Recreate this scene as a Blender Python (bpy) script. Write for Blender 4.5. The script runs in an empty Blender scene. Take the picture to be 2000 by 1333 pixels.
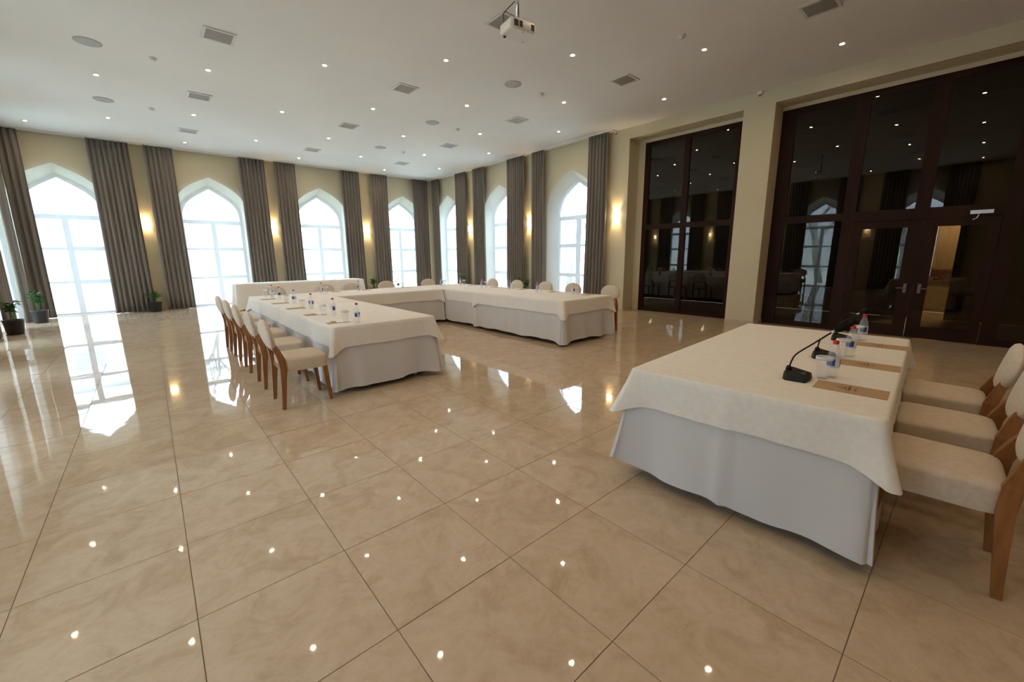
import bpy, math, random
import numpy as np
from mathutils import Matrix, Vector
random.seed(7)
R = math.radians
sc = bpy.context.scene
C = bpy.context.collection

# ------------------------------------------------------------------ camera
F, PIT, ROLL, YAW, CX, CY = 793.143, .1888, -.0088, .7175, -6.66, -15.13
H0 = 1.474                                  # camera height
HC = 4.566                                  # ceiling height
fw = Vector((math.sin(YAW)*math.cos(PIT), math.cos(YAW)*math.cos(PIT), -math.sin(PIT)))
rt = Vector((math.cos(YAW), -math.sin(YAW), 0)); up = rt.cross(fw)
rt, up = rt*math.cos(ROLL)+up*math.sin(ROLL), -rt*math.sin(ROLL)+up*math.cos(ROLL)
cam_d = bpy.data.cameras.new('camera'); cam = bpy.data.objects.new('camera', cam_d); C.objects.link(cam)
cam.matrix_world = Matrix(((rt.x, up.x, -fw.x, 0), (rt.y, up.y, -fw.y, 0), (rt.z, up.z, -fw.z, H0), (0, 0, 0, 1)))
cam_d.sensor_width = 36; cam_d.lens = F/2000*36
cam_d.shift_x = -CX/2000; cam_d.shift_y = CY/2000
cam_d.clip_start = .02; cam_d.clip_end = 300
sc.camera = cam

# ------------------------------------------------------------------ world, exposure
SKY = 3.3
w = bpy.data.worlds.new('overcast'); sc.world = w; w.use_nodes = True
wb = w.node_tree.nodes['Background']; wb.inputs[0].default_value = (.66, .83, 1.0, 1)
WN, WL = w.node_tree.nodes, w.node_tree.links            # overcast sky: (1 + 2 sin elevation) / 3 of the zenith
_g = WN.new('ShaderNodeNewGeometry'); _s = WN.new('ShaderNodeSeparateXYZ'); WL.new(_g.outputs['Incoming'], _s.inputs[0])
_m = WN.new('ShaderNodeMath'); _m.operation = 'ABSOLUTE'; WL.new(_s.outputs['Z'], _m.inputs[0])
_a = WN.new('ShaderNodeMath'); _a.operation = 'MULTIPLY_ADD'; _a.inputs[1].default_value = 2*SKY/3; _a.inputs[2].default_value = SKY/3
WL.new(_m.outputs[0], _a.inputs[0]); WL.new(_a.outputs[0], wb.inputs[1])
sc.view_settings.view_transform = 'Standard'; sc.view_settings.look = 'None'
sc.view_settings.gamma = 1; sc.view_settings.use_curve_mapping = False
sc.view_settings.exposure = 2.65
sc.cycles.use_denoising = True
sc.cycles.max_bounces = 8; sc.cycles.diffuse_bounces = 4; sc.cycles.glossy_bounces = 4
sc.cycles.transparent_max_bounces = 24; sc.cycles.transmission_bounces = 8
sc.cycles.sample_clamp_indirect = 6; sc.cycles.blur_glossy = 0
sc.cycles.caustics_reflective = False; sc.cycles.caustics_refractive = False

# room: X along the back wall, Y away from the camera
XL, XR, YF, YB = -2.5, 9.40, -3.2, 15.65
DEPTH = .38                                  # window reveal
BACKW = [-1.5, 1.70, 4.87, 8.05]             # window centres, back wall (x)
RIGHTW = [8.02, 11.20, 14.42]                # right wall (y)
LEFTW = [14.1, 11.0, 7.9, 4.77, 1.65]        # left wall (y)

def portal(loc, rot):
    l = bpy.data.lights.new('window_daylight_portal', 'AREA'); l.shape = 'RECTANGLE'; l.size = 1.7; l.size_y = 3.7
    l.cycles.is_portal = True
    o = bpy.data.objects.new('window_daylight_portal', l); C.objects.link(o); o.location = loc; o.rotation_euler = rot
for x in BACKW: portal((x, YB+DEPTH+.12, 1.85), (R(90), 0, R(180)+R(180)))
for y in RIGHTW: portal((XR+DEPTH+.12, y, 1.85), (R(90), 0, R(-90)))
for y in LEFTW: portal((XL-DEPTH-.12, y, 1.85), (R(90), 0, R(90)))

# ------------------------------------------------------------------ materials
MATS = {}
def mat(name, col=(.8, .8, .8), rough=.6, metal=0, spec=.5, emit=None, es=0, sheen=0):
    m = bpy.data.materials.new(name); m.use_nodes = True
    b = m.node_tree.nodes['Principled BSDF']
    b.inputs['Base Color'].default_value = (*col, 1); b.inputs['Roughness'].default_value = rough
    b.inputs['Metallic'].default_value = metal; b.inputs['Specular IOR Level'].default_value = spec
    if sheen: b.inputs['Sheen Weight'].default_value = sheen
    if emit: b.inputs['Emission Color'].default_value = (*emit, 1); b.inputs['Emission Strength'].default_value = es
    MATS[name] = m
    return m
def noisy(m, c1, c2, scale=5, detail=4, stretch=(1, 1, 1), coord='Object', bump=0, bscale=None, dist=0, lo=.35, hi=.65):
    nt = m.node_tree; N = nt.nodes; L = nt.links; b = N['Principled BSDF']
    tc = N.new('ShaderNodeTexCoord'); mp = N.new('ShaderNodeMapping'); mp.inputs['Scale'].default_value = stretch
    L.new(tc.outputs[coord], mp.inputs[0])
    n = N.new('ShaderNodeTexNoise'); n.inputs['Scale'].default_value = scale; n.inputs['Detail'].default_value = detail
    n.inputs['Distortion'].default_value = dist
    L.new(mp.outputs[0], n.inputs['Vector'])
    cr = N.new('ShaderNodeValToRGB'); cr.color_ramp.elements[0].color = (*c1, 1); cr.color_ramp.elements[1].color = (*c2, 1)
    cr.color_ramp.elements[0].position = lo; cr.color_ramp.elements[1].position = hi
    L.new(n.outputs['Fac'], cr.inputs[0]); L.new(cr.outputs[0], b.inputs['Base Color'])
    if bump:
        n2 = N.new('ShaderNodeTexNoise'); n2.inputs['Scale'].default_value = bscale or scale*4; n2.inputs['Detail'].default_value = 3
        L.new(mp.outputs[0], n2.inputs['Vector'])
        bp = N.new('ShaderNodeBump'); bp.inputs['Strength'].default_value = bump; bp.inputs['Distance'].default_value = .01
        L.new(n2.outputs['Fac'], bp.inputs['Height']); L.new(bp.outputs[0], b.inputs['Normal'])
    return m
WALL = noisy(mat('cream_wall_paint', rough=.85, spec=.25), (.60, .535, .375), (.64, .57, .405), 1.2, 3, bump=.05, bscale=90)
CEIL = noisy(mat('ceiling_paint', rough=.9, spec=.2), (.76, .735, .725), (.80, .775, .765), .5, 3, bump=.03, bscale=60)
REVEAL = noisy(mat('white_reveal_paint', rough=.8, spec=.3), (.62, .58, .48), (.66, .62, .52), 2, 2)
GROUT = noisy(mat('grout', rough=.7), (.17, .125, .08), (.22, .165, .11), 8, 3)
PVC = mat('white_window_frame', (.72, .74, .78), .35)
STONE = noisy(mat('stone_baseboard', rough=.3), (.50, .42, .32), (.58, .50, .39), 4, 4)
BROWN = noisy(mat('dark_brown_door_frame', rough=.5, spec=.12), (.020, .0075, .0045), (.028, .010, .006), 3, 3, (1, 1, .1))
DRAPE = noisy(mat('taupe_drape_fabric', rough=.95, spec=.15, sheen=.2), (.185, .163, .142), (.225, .20, .175), 6, 3, (1, 1, .15), bump=.15, bscale=140)
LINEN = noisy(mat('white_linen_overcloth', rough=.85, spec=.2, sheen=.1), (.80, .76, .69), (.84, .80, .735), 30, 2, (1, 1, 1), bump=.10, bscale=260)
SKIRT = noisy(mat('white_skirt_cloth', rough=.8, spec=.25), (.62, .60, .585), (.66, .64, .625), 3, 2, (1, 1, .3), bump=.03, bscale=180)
WOOD = noisy(mat('honey_brown_wood', rough=.38), (.22, .085, .022), (.31, .125, .036), 6, 5, (6, 6, .8), bump=.05)
SEAT = noisy(mat('beige_upholstery', rough=.92, spec=.2, sheen=.15), (.60, .50, .385), (.66, .555, .43), 40, 3, bump=.12, bscale=300)
PADM = noisy(mat('pale_beige_back_upholstery', rough=.92, spec=.2, sheen=.15), (.62, .525, .42), (.68, .58, .47), 40, 3, bump=.12, bscale=300)
BLACK = mat('black_plastic', (.008, .008, .009), .5, spec=.3)
FOAM = noisy(mat('black_foam', rough=1, spec=.1), (.008, .008, .009), (.02, .02, .02), 200, 2, bump=.4)
CHROME = mat('chrome', (.75, .75, .77), .15, 1)
STEEL = mat('brushed_steel', (.55, .54, .52), .35, 1)
WPLAST = mat('white_plastic', (.72, .71, .69), .4)
GPLAST = mat('grey_vent_plastic', (.42, .42, .43), .5)
VFRAME = mat('vent_frame_plastic', (.62, .60, .58), .5)
DVENT = mat('vent_shadow_backing', (.20, .20, .205), .8)
SPKR = mat('grey_speaker_grille', (.40, .39, .375), .6)
REDCAP = mat('red_cap', (.62, .012, .012), .35)
BLUECAP = mat('dark_blue_cap', (.02, .02, .16), .35)
LABW = mat('white_label', (.78, .80, .84), .5)
LABB = mat('blue_label_print', (.035, .06, .36), .5)
CUPRIM = mat('white_cup_rim', (.82, .82, .84), .4)
KRAFT = noisy(mat('kraft_paper', rough=.85, spec=.2), (.43, .285, .165), (.49, .33, .20), 60, 3)
INK = mat('dark_brown_ink', (.05, .025, .012), .8)
PAPER = mat('white_paper', (.82, .83, .87), .7)
LEAF = noisy(mat('green_leaf', rough=.5), (.025, .10, .018), (.06, .19, .035), 12, 2)
POT = mat('black_pot', (.014, .014, .018), .4)
SOIL = mat('dark_soil', (.03, .02, .014), .95)
SNOW = noisy(mat('pale_ground', rough=.9), (.36, .40, .33), (.52, .55, .50), .15, 4)
HOUSE = mat('pale_house_wall', (.62, .64, .66), .9)
HOUSE2 = mat('pinkish_house_wall', (.60, .50, .47), .9)
ROOF = mat('grey_roof', (.42, .43, .46), .9)
HWIN = mat('grey_house_window', (.25, .28, .33), .3)
BARK = noisy(mat('bark', rough=.95), (.16, .14, .125), (.26, .235, .21), 8, 3)
FWALL = mat('brown_front_wall', (.22, .17, .11), .8)
FOYER = mat('dark_foyer_wall', (.07, .055, .04), .8)
CORR = mat('beige_corridor_wall', (.55, .45, .28), .8)
CORRB = mat('brown_corridor_band', (.16, .07, .03), .6)
LAMPW = mat('warm_white_lens', (1, .9, .75), .4, emit=(1, .74, .46), es=120)
LAMPC = mat('frosted_sconce_glass', (1, .85, .6), .5, emit=(1, .78, .48), es=3.5)

def tile_mat():
    m = mat('polished_beige_marble_tile', rough=.025, spec=.5); nt = m.node_tree; N = nt.nodes; L = nt.links; b = N['Principled BSDF']
    geo = N.new('ShaderNodeNewGeometry'); oi = N.new('ShaderNodeObjectInfo')
    mul = N.new('ShaderNodeMath'); mul.operation = 'MULTIPLY'; mul.inputs[1].default_value = 37.0; L.new(oi.outputs['Random'], mul.inputs[0])
    cmb = N.new('ShaderNodeCombineXYZ'); L.new(mul.outputs[0], cmb.inputs[2])
    add = N.new('ShaderNodeVectorMath'); L.new(geo.outputs['Position'], add.inputs[0]); L.new(cmb.outputs[0], add.inputs[1])
    n1 = N.new('ShaderNodeTexNoise'); n1.inputs['Scale'].default_value = 4.2; n1.inputs['Detail'].default_value = 8; n1.inputs['Roughness'].default_value = .68; n1.inputs['Distortion'].default_value = 1.0
    L.new(add.outputs[0], n1.inputs['Vector'])
    cr = N.new('ShaderNodeValToRGB'); e = cr.color_ramp.elements
    e[0].position = .28; e[0].color = (.465, .345, .225, 1); e[1].position = .74; e[1].color = (.61, .485, .355, 1)
    k = e.new(.5); k.color = (.555, .43, .30, 1)
    L.new(n1.outputs['Fac'], cr.inputs[0])
    n2 = N.new('ShaderNodeTexNoise'); n2.inputs['Scale'].default_value = 7; n2.inputs['Detail'].default_value = 5; n2.inputs['Distortion'].default_value = 3.0
    L.new(add.outputs[0], n2.inputs['Vector'])
    cr2 = N.new('ShaderNodeValToRGB'); cr2.color_ramp.elements[0].position = .485; cr2.color_ramp.elements[1].position = .515
    cr2.color_ramp.elements[0].color = (1, 1, 1, 1); cr2.color_ramp.elements[1].color = (.90, .87, .83, 1)
    L.new(n2.outputs['Fac'], cr2.inputs[0])
    mx = N.new('ShaderNodeMixRGB'); mx.blend_type = 'MULTIPLY'; mx.inputs[0].default_value = .35
    L.new(cr.outputs[0], mx.inputs[1]); L.new(cr2.outputs[0], mx.inputs[2])
    L.new(mx.outputs[0], b.inputs['Base Color'])
    n3 = N.new('ShaderNodeTexNoise'); n3.inputs['Scale'].default_value = 5; n3.inputs['Detail'].default_value = 2; L.new(geo.outputs['Position'], n3.inputs['Vector'])
    bp = N.new('ShaderNodeBump'); bp.inputs['Strength'].default_value = .03; bp.inputs['Distance'].default_value = .01
    L.new(n3.outputs['Fac'], bp.inputs['Height']); L.new(bp.outputs[0], b.inputs['Normal'])
    return m
TILE = tile_mat()

def mix_mat(name, build):
    m = bpy.data.materials.new(name); m.use_nodes = True; nt = m.node_tree; nt.nodes.clear()
    out = nt.nodes.new('ShaderNodeOutputMaterial'); nt.links.new(build(nt.nodes, nt.links), out.inputs[0]); return m
def thin_glass(tint, ior=1.5, gcol=(1, 1, 1), boost=1.0):
    def b(N, L):
        t = N.new('ShaderNodeBsdfTransparent'); t.inputs[0].default_value = (*tint, 1)
        g = N.new('ShaderNodeBsdfGlossy'); g.inputs['Roughness'].default_value = .005; g.inputs[0].default_value = (*gcol, 1)
        f = N.new('ShaderNodeFresnel'); f.inputs[0].default_value = ior
        mu = N.new('ShaderNodeMath'); mu.operation = 'MULTIPLY'; mu.inputs[1].default_value = boost; mu.use_clamp = True
        ge = N.new('ShaderNodeNewGeometry'); inv = N.new('ShaderNodeMath'); inv.operation = 'SUBTRACT'; inv.inputs[0].default_value = 1; L.new(ge.outputs['Backfacing'], inv.inputs[1])
        mf = N.new('ShaderNodeMath'); mf.operation = 'MULTIPLY'; L.new(f.outputs[0], mf.inputs[0]); L.new(inv.outputs[0], mf.inputs[1])
        L.new(mf.outputs[0], mu.inputs[0])      # the sheet reflects once, at its entry face
        x = N.new('ShaderNodeMixShader'); L.new(mu.outputs[0], x.inputs[0]); L.new(t.outputs[0], x.inputs[1]); L.new(g.outputs[0], x.inputs[2])
        return x.outputs[0]
    return b
GLASS = mix_mat('clear_window_glass', thin_glass((.97, .985, .99), boost=1.6))
TINT = mix_mat('dark_tinted_glass', thin_glass((.30, .27, .24), 1.5, (.98, .92, .84), 1.15))
def clear_b(N, L):
    g = thin_glass((.97, .98, .985), 1.35)(N, L)
    d = N.new('ShaderNodeBsdfDiffuse'); d.inputs[0].default_value = (.85, .88, .92, 1)
    x = N.new('ShaderNodeMixShader'); x.inputs[0].default_value = .15; L.new(g, x.inputs[1]); L.new(d.outputs[0], x.inputs[2]); return x.outputs[0]
CLEAR = mix_mat('clear_plastic', clear_b)
def sheer_b(N, L):
    t = N.new('ShaderNodeBsdfTransparent'); t.inputs[0].default_value = (1, 1, 1, 1)
    d = N.new('ShaderNodeBsdfDiffuse'); d.inputs[0].default_value = (.86, .86, .86, 1)
    tr = N.new('ShaderNodeBsdfTranslucent'); tr.inputs[0].default_value = (.86, .88, .90, 1)
    a = N.new('ShaderNodeMixShader'); a.inputs[0].default_value = .72; L.new(d.outputs[0], a.inputs[1]); L.new(tr.outputs[0], a.inputs[2])
    x = N.new('ShaderNodeMixShader'); x.inputs[0].default_value = .20; L.new(t.outputs[0], x.inputs[1]); L.new(a.outputs[0], x.inputs[2])
    return x.outputs[0]
SHEER = mix_mat('white_sheer_voile', sheer_b)

# ------------------------------------------------------------------ mesh helpers
class MB:
    def __init__(s): s.v = []; s.f = []
    def add(s, vs, fs):
        o = len(s.v); s.v += [tuple(v) for v in vs]; s.f += [tuple(i+o for i in f) for f in fs]; return s
    def box(s, x0, x1, y0, y1, z0, z1):
        return s.add([(x0,y0,z0),(x1,y0,z0),(x1,y1,z0),(x0,y1,z0),(x0,y0,z1),(x1,y0,z1),(x1,y1,z1),(x0,y1,z1)],
                     [(3,2,1,0),(4,5,6,7),(0,1,5,4),(1,2,6,5),(2,3,7,6),(3,0,4,7)])
    def lathe(s, prof, n=24, c=(0,0,0), cap0=True, cap1=True):
        vs = []; fs = []
        for r, z in prof:
            for i in range(n):
                a = 2*math.pi*i/n; vs.append((c[0]+r*math.cos(a), c[1]+r*math.sin(a), c[2]+z))
        for k in range(len(prof)-1):
            for i in range(n):
                j = (i+1) % n; fs.append((k*n+i, k*n+j, (k+1)*n+j, (k+1)*n+i))
        if cap0: fs.append(tuple(range(n-1, -1, -1)))
        if cap1: fs.append(tuple((len(prof)-1)*n+i for i in range(n)))
        return s.add(vs, fs)
    def tube(s, pts, rad, n=8, sq=None):
        """tube along pts; rad number or list; sq=(w,d) list of half sizes for a rectangular section"""
        pts = [Vector(p) for p in pts]; vs = []; fs = []; ref = None
        for k, p in enumerate(pts):
            t = (pts[min(k+1, len(pts)-1)]-pts[max(k-1, 0)]).normalized()
            if ref is None: ref = Vector((1, 0, 0)) if abs(t.x) < .9 else Vector((0, 1, 0))
            a = (ref-t*ref.dot(t)).normalized(); bb = t.cross(a); ref = a
            r = rad[k] if isinstance(rad, (list, tuple)) else rad
            for i in range(n):
                th = 2*math.pi*i/n
                if sq: 
                    th += math.pi/4
                    hx, hy = sq[k]; vs.append(p+a*hx*(1 if math.cos(th) > 0 else -1)+bb*hy*(1 if math.sin(th) > 0 else -1))
                else: vs.append(p+a*r*math.cos(th)+bb*r*math.sin(th))
        for k in range(len(pts)-1):
            for i in range(n):
                j = (i+1) % n; fs.append((k*n+i, k*n+j, (k+1)*n+j, (k+1)*n+i))
        fs.append(tuple(range(n-1, -1, -1))); fs.append(tuple((len(pts)-1)*n+i for i in range(n)))
        return s.add(vs, fs)
    def bar(s, p, q, w, d):
        """square bar p->q (half sizes w, d), 4 sides"""
        return s.tube([p, q], 0, 4, [(w, d), (w, d)])
    def xf(s, M):
        s.v = [tuple(M @ Vector(v)) for v in s.v]; return s
    def mesh(s, name, m, smooth=False):
        me = bpy.data.meshes.new(name); me.from_pydata(s.v, [], s.f); me.materials.append(m)
        if smooth: me.polygons.foreach_set('use_smooth', [True]*len(me.polygons))
        me.update(); return me
    def build(s, name, m, parent=None, smooth=False, loc=None, auto=None):
        me = s.mesh(name, m, smooth); return place(name, me, parent, loc, auto)
def place(name, me, parent=None, loc=None, auto=None):
    o = bpy.data.objects.new(name, me); C.objects.link(o)
    if parent: o.parent = parent
    if loc: o.location = loc
    if auto is not None:
        me.polygons.foreach_set('use_smooth', [True]*len(me.polygons))
        me.set_sharp_from_angle(angle=R(auto))
    return o
def tag(o, label=None, cat=None, group=None, kind=None):
    if label: o['label'] = label
    if cat: o['category'] = cat
    if group: o['group'] = group
    if kind: o['kind'] = kind
    return o
def empty(name, loc=(0,0,0), rz=0):
    o = bpy.data.objects.new(name, None); C.objects.link(o); o.location = loc; o.rotation_euler.z = rz; o.empty_display_size = .1; return o
def thing(name, label, cat, loc=(0,0,0), rz=0, group=None): return tag(empty(name, loc, rz), label, cat, group)
def copy_tree(o, parent=None):
    c = o.copy(); C.objects.link(c); c.parent = parent
    for ch in list(o.children): copy_tree(ch, c)
    return c
def bevel(o, w=.005, seg=2):
    b = o.modifiers.new('bevel', 'BEVEL'); b.width = w; b.segments = seg; b.limit_method = 'ANGLE'; return o

# ------------------------------------------------------------------ arched window outlines
def bez(p0, p1, p2, p3, n):
    out = []
    for i in range(n+1):
        t = i/n; a = (1-t)**3; b = 3*t*(1-t)**2; c = 3*t*t*(1-t); d = t**3
        out.append((a*p0[0]+b*p1[0]+c*p2[0]+d*p3[0], a*p0[1]+b*p1[1]+c*p2[1]+d*p3[1]))
    return out
def arch(half, peak, spring, n=10):
    """right half from the peak to the spring, then mirrored: left spring -> peak -> right spring"""
    k = half/.80
    r = bez((0, peak), (.46*k, peak-.27), (half, peak-.42), (half, spring), n)
    return [(-x, z) for x, z in reversed(r)][:-1]+r
OUT = arch(.92, 3.87, 2.72); INN = arch(.80, 3.66, 2.72)
# local wall frame: u along the wall, d into the wall (away from the room), z up
def frame_fn(wall):
    if wall == 'back': return lambda u, d, z: (u, YB+d, z)
    if wall == 'right': return lambda u, d, z: (XR+d, u, z)
    return lambda u, d, z: (XL-d, u, z)

def wall_with_windows(name, wall, u0, u1, centres, openings=()):
    """wall face with arched holes (floor-standing) and rectangular openings (ua, ub, ztop), solid behind at depth DEPTH"""
    P = frame_fn(wall); m = MB()
    cuts = sorted([(c-.92, c+.92, 'w', c) for c in centres]+[(a, b, 'o', zt) for a, b, zt in openings])
    def quad(a, b, c, d): m.add([P(*a), P(*b), P(*c), P(*d)], [(0, 1, 2, 3)])
    pos = u0
    for a, b, k, val in cuts+[(u1, u1, 'e', 0)]:
        if a > pos+1e-4: quad((pos, 0, 0), (a, 0, 0), (a, 0, HC), (pos, 0, HC)); quad((pos, .5, 0), (a, .5, 0), (a, .5, HC), (pos, .5, HC))
        if k == 'w':
            for (x0, z0), (x1, z1) in zip(OUT, OUT[1:]):
                quad((val+x0, 0, z0), (val+x1, 0, z1), (val+x1, 0, HC), (val+x0, 0, HC))
            for (x0, z0), (x1, z1) in zip(OUT, OUT[1:]):
                quad((val+x0, .5, z0), (val+x1, .5, z1), (val+x1, .5, HC), (val+x0, .5, HC))
        elif k == 'o':
            quad((a, 0, val), (b, 0, val), (b, 0, HC), (a, 0, HC))
        pos = b
    quad((u0, 0, HC), (u1, 0, HC), (u1, .5, HC), (u0, .5, HC))
    return tag(m.build(name, WALL), kind='structure')

wall_with_windows('wall_back', 'back', XL, XR, BACKW)
wall_with_windows('wall_left', 'left', YF, YB, LEFTW)
# right wall: three arched windows and two deep door recesses
O1 = (3.53, 6.13); O2 = (-1.30, 2.965); ZO = 4.305; RD = .58
wall_r = wall_with_windows('wall_right', 'right', YF, YB, RIGHTW, [(O1[0], O1[1], ZO), (O2[0], O2[1], ZO)])
m = MB()
for a, b in (O1, O2):
    m.add([(XR, a, ZO), (XR+RD, a, ZO), (XR+RD, b, ZO), (XR, b, ZO)], [(0, 1, 2, 3)])
    for y in (a, b): m.add([(XR, y, 0), (XR+RD, y, 0), (XR+RD, y, ZO), (XR, y, ZO)], [(0, 1, 2, 3)])
m.build('door_recess', WALL, wall_r)
tag(MB().box(XL-.5, XR+.5, YF-.2, YF, 0, HC).build('wall_front', FWALL), kind='structure')
tag(MB().box(XL-.5, XR+.6, YF-.2, YB+.5, HC, HC+.2).build('ceiling', CEIL), kind='structure')
# baseboards between the right wall's recesses
def board(name, x0, x1, y0, y1): tag(MB().box(x0, x1, y0, y1, 0, .075).build(name, STONE), kind='structure')
board('baseboard_right', XR-.014, XR, O1[1], 7.06)
board('trim_1', XR-.014, XR, O2[1], O1[0])
board('trim_2', XR, XR+RD-.1, O1[1]-.014, O1[1])
board('trim_3', XR, XR+RD-.1, O2[1]-.014, O2[1])
board('baseboard_back', -.5, .7, YB-.014, YB)
board('trim_4', 2.65, 3.9, YB-.014, YB); board('trim_5', 5.82, 7.1, YB-.014, YB)

# ------------------------------------------------------------------ floor: grout bed and tiles
TS = .6; TX0, TY0 = -.036, 3.738
fl = tag(MB().box(XL-.5, XR+.6, YF-.2, YB+.5, -.12, -.0025).build('floor', GROUT), kind='structure')
g = .0019; tm = MB().add([(-.3+g, -.3+g, 0), (.3-g, -.3+g, 0), (.3-g, .3-g, 0), (-.3+g, .3-g, 0),
     (-.3+g, -.3+g, -.010), (.3-g, -.3+g, -.010), (.3-g, .3-g, -.010), (-.3+g, .3-g, -.010)],
     [(0, 1, 2, 3), (4, 5, 1, 0), (5, 6, 2, 1), (6, 7, 3, 2), (7, 4, 0, 3)]).mesh('tile', TILE)
cells = []
for i in range(-5, 18):
    for j in range(-22, 13):
        x = TX0+TS*(i+.5); y = TY0-TS*(j+.5)
        if x < XL-.25 or x > XR+.5 or y < YF-.2 or y > YB+.3: continue
        p = Vector((x, y, -H0)); zc = p.dot(fw)
        vis = False
        for dx in (-.3, 0, .3):
            for dy in (-.3, 0, .3):
                q = Vector((x+dx, y+dy, -H0)); zz = q.dot(fw)
                if zz > .3 and abs(q.dot(rt)/zz*F) < 1000 and -560 < -q.dot(up)/zz*F < 690: vis = True
        cells.append((0 if vis else 1, p.length, x, y))
cells.sort()
rest = MB()
for n, (nv, dist, x, y) in enumerate(cells):
    rx, ry = random.gauss(0, .0009), random.gauss(0, .0009)
    if n < 300 and not nv:
        o = place('tile', tm, fl, (x, y, 0)); o.rotation_euler = (rx, ry, 0)
    else:
        s = .3-g; q = [(-s, -s), (s, -s), (s, s), (-s, s)]
        rest.add([(x+a, y+b, a*-ry+b*rx) for a, b in q]+[(x+a, y+b, -.01) for a, b in q], [(0, 1, 2, 3), (4, 5, 1, 0), (5, 6, 2, 1), (6, 7, 3, 2), (7, 4, 0, 3)])
tag(rest.build('far_tiles', TILE, fl), kind='stuff')

# ------------------------------------------------------------------ windows
def make_window(n, wall, c):
    P0 = frame_fn(wall); P = lambda u, d, z: P0(c+u, d, z)
    root = tag(empty('window_%d' % n, P(0, 0, 0)), kind='structure')
    loc = Vector(P(0, 0, 0)); Q = lambda u, d, z: Vector(P(u, d, z))-loc
    m = MB(); vs = []                                        # splayed reveal
    A = [(-.92, 0)]+OUT+[(.92, 0)]; B = [(-.80, 0)]+INN+[(.80, 0)]
    for (x0, z0), (x1, z1) in zip(A, B): vs += [Q(x0, 0, z0), Q(x1, DEPTH, z1)]
    m.add(vs, [(2*i, 2*i+1, 2*i+3, 2*i+2) for i in range(len(A)-1)])
    m.build('reveal', REVEAL, root, auto=40)
    # outer frame following the arch
    m = MB(); fr = .078
    I = arch(.80-fr, 3.66-fr*1.1, 2.72)
    Bo = [(-.80, 0)]+INN+[(.80, 0)]; Bi = [(-.80+fr, .05)]+I+[(.80-fr, .05)]
    vs = []
    for (x0, z0), (x1, z1) in zip(Bo, Bi): vs += [Q(x0, DEPTH, z0), Q(x1, DEPTH, z1), Q(x1, DEPTH+.07, z1), Q(x0, DEPTH+.07, z0)]
    for i in range(len(Bo)-1):
        for a, b in ((0, 1), (1, 2), (2, 3), (3, 0)): m.f.append((4*i+a, 4*i+b, 4*i+4+b, 4*i+4+a))
    m.v = [tuple(v) for v in vs]
    m.build('frame', PVC, root)
    def bar(name, u0, u1, z0, z1, d0=.0, d1=.07):
        a = Q(u0, DEPTH+d0, z0); b = Q(u1, DEPTH+d1, z1)
        MB().box(min(a.x, b.x), max(a.x, b.x), min(a.y, b.y), max(a.y, b.y), z0, z1).build(name, PVC, root)
    hw = .80-fr
    bar('transom', -hw, hw, 2.52, 2.64); bar('mullion', -.06, .06, .05, 2.52)
    for z in (1.76, .875):
        bar('glazing_bar', -hw, -.06, z-.032, z+.032); bar('glazing_bar', .06, hw, z-.055, z+.055)
    bar('sill', -.80, .80, 0, .05)
    def pane(u0, u1, z0, z1):
        a = Q(u0, DEPTH+.03, z0); b = Q(u1, DEPTH+.042, z1)
        MB().box(min(a.x, b.x), max(a.x, b.x), min(a.y, b.y), max(a.y, b.y), z0, z1).build('pane', GLASS, root)
    for z0, z1 in ((.05, .848), (.902, 1.733), (1.787, 2.53)):
        pane(-hw, -.045, z0, z1); pane(.045, hw, z0, z1)
    m = MB(); pts = [(-hw, 2.63)]+I+[(hw, 2.63)]; k = len(pts)
    m.add([Q(x, DEPTH+.03, z) for x, z in pts]+[Q(x, DEPTH+.042, z) for x, z in pts], [tuple(range(k)), tuple(range(2*k-1, k-1, -1))])
    m.build('pane', GLASS, root)
    return root
wn = 1
for c in BACKW: make_window(wn, 'back', c); wn += 1
for c in reversed(RIGHTW): make_window(wn, 'right', c); wn += 1
for c in LEFTW: make_window(wn, 'left', c); wn += 1

# ------------------------------------------------------------------ curtains
def cloth_strip(wall, u0, u1, ztop, depth, amp, pitch, seed, flare=1.05, zbot=.012, rows=12, sub=8, swing=0.0):
    P = frame_fn(wall); rnd = random.Random(seed); w_ = u1-u0; nf = max(2, round(w_/pitch)); n = nf*sub
    ph = [rnd.uniform(-.5, .5) for _ in range(nf+2)]; am = [rnd.uniform(.7, 1.2) for _ in range(nf+2)]
    vs = []; c = (u0+u1)/2
    for r in range(rows+1):
        t = r/rows; z = ztop+(zbot-ztop)*t
        fl = 1+(flare-1)*t**1.6 if t < .95 else flare
        for i in range(n+1):
            s = i/n; k = s*nf; kk = int(min(k, nf-1)); fr = k-kk
            a = am[kk]*(1-fr)+am[kk+1]*fr
            f = math.sin(2*math.pi*k+ph[kk]*(1-fr)*t+ph[kk+1]*fr*t)
            f = math.copysign(abs(f)**.8, f)
            d = depth-amp*a*f*(.75+.45*t)
            u = c+(s-.5)*w_*fl+swing*t*t+.008*math.sin(3*k+seed)*t
            vs.append(P(u, d, z))
    fs = [(r*(n+1)+i, r*(n+1)+i+1, (r+1)*(n+1)+i+1, (r+1)*(n+1)+i) for r in range(rows) for i in range(n)]
    m = MB(); m.v = vs; m.f = fs; return m
DZ = HC-.03
def drape(wall, u0, u1, seed, label, group, flare=1.06, swing=0):
    m = cloth_strip(wall, u0, u1, DZ, -.17, .040, .105, seed, flare, swing=swing)
    o = m.build('drape', DRAPE, smooth=True); s = o.modifiers.new('thickness', 'SOLIDIFY'); s.thickness = .004
    return tag(o, label, 'curtain', group)
ordn = ['leftmost', 'second', 'third', 'fourth']
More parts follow.
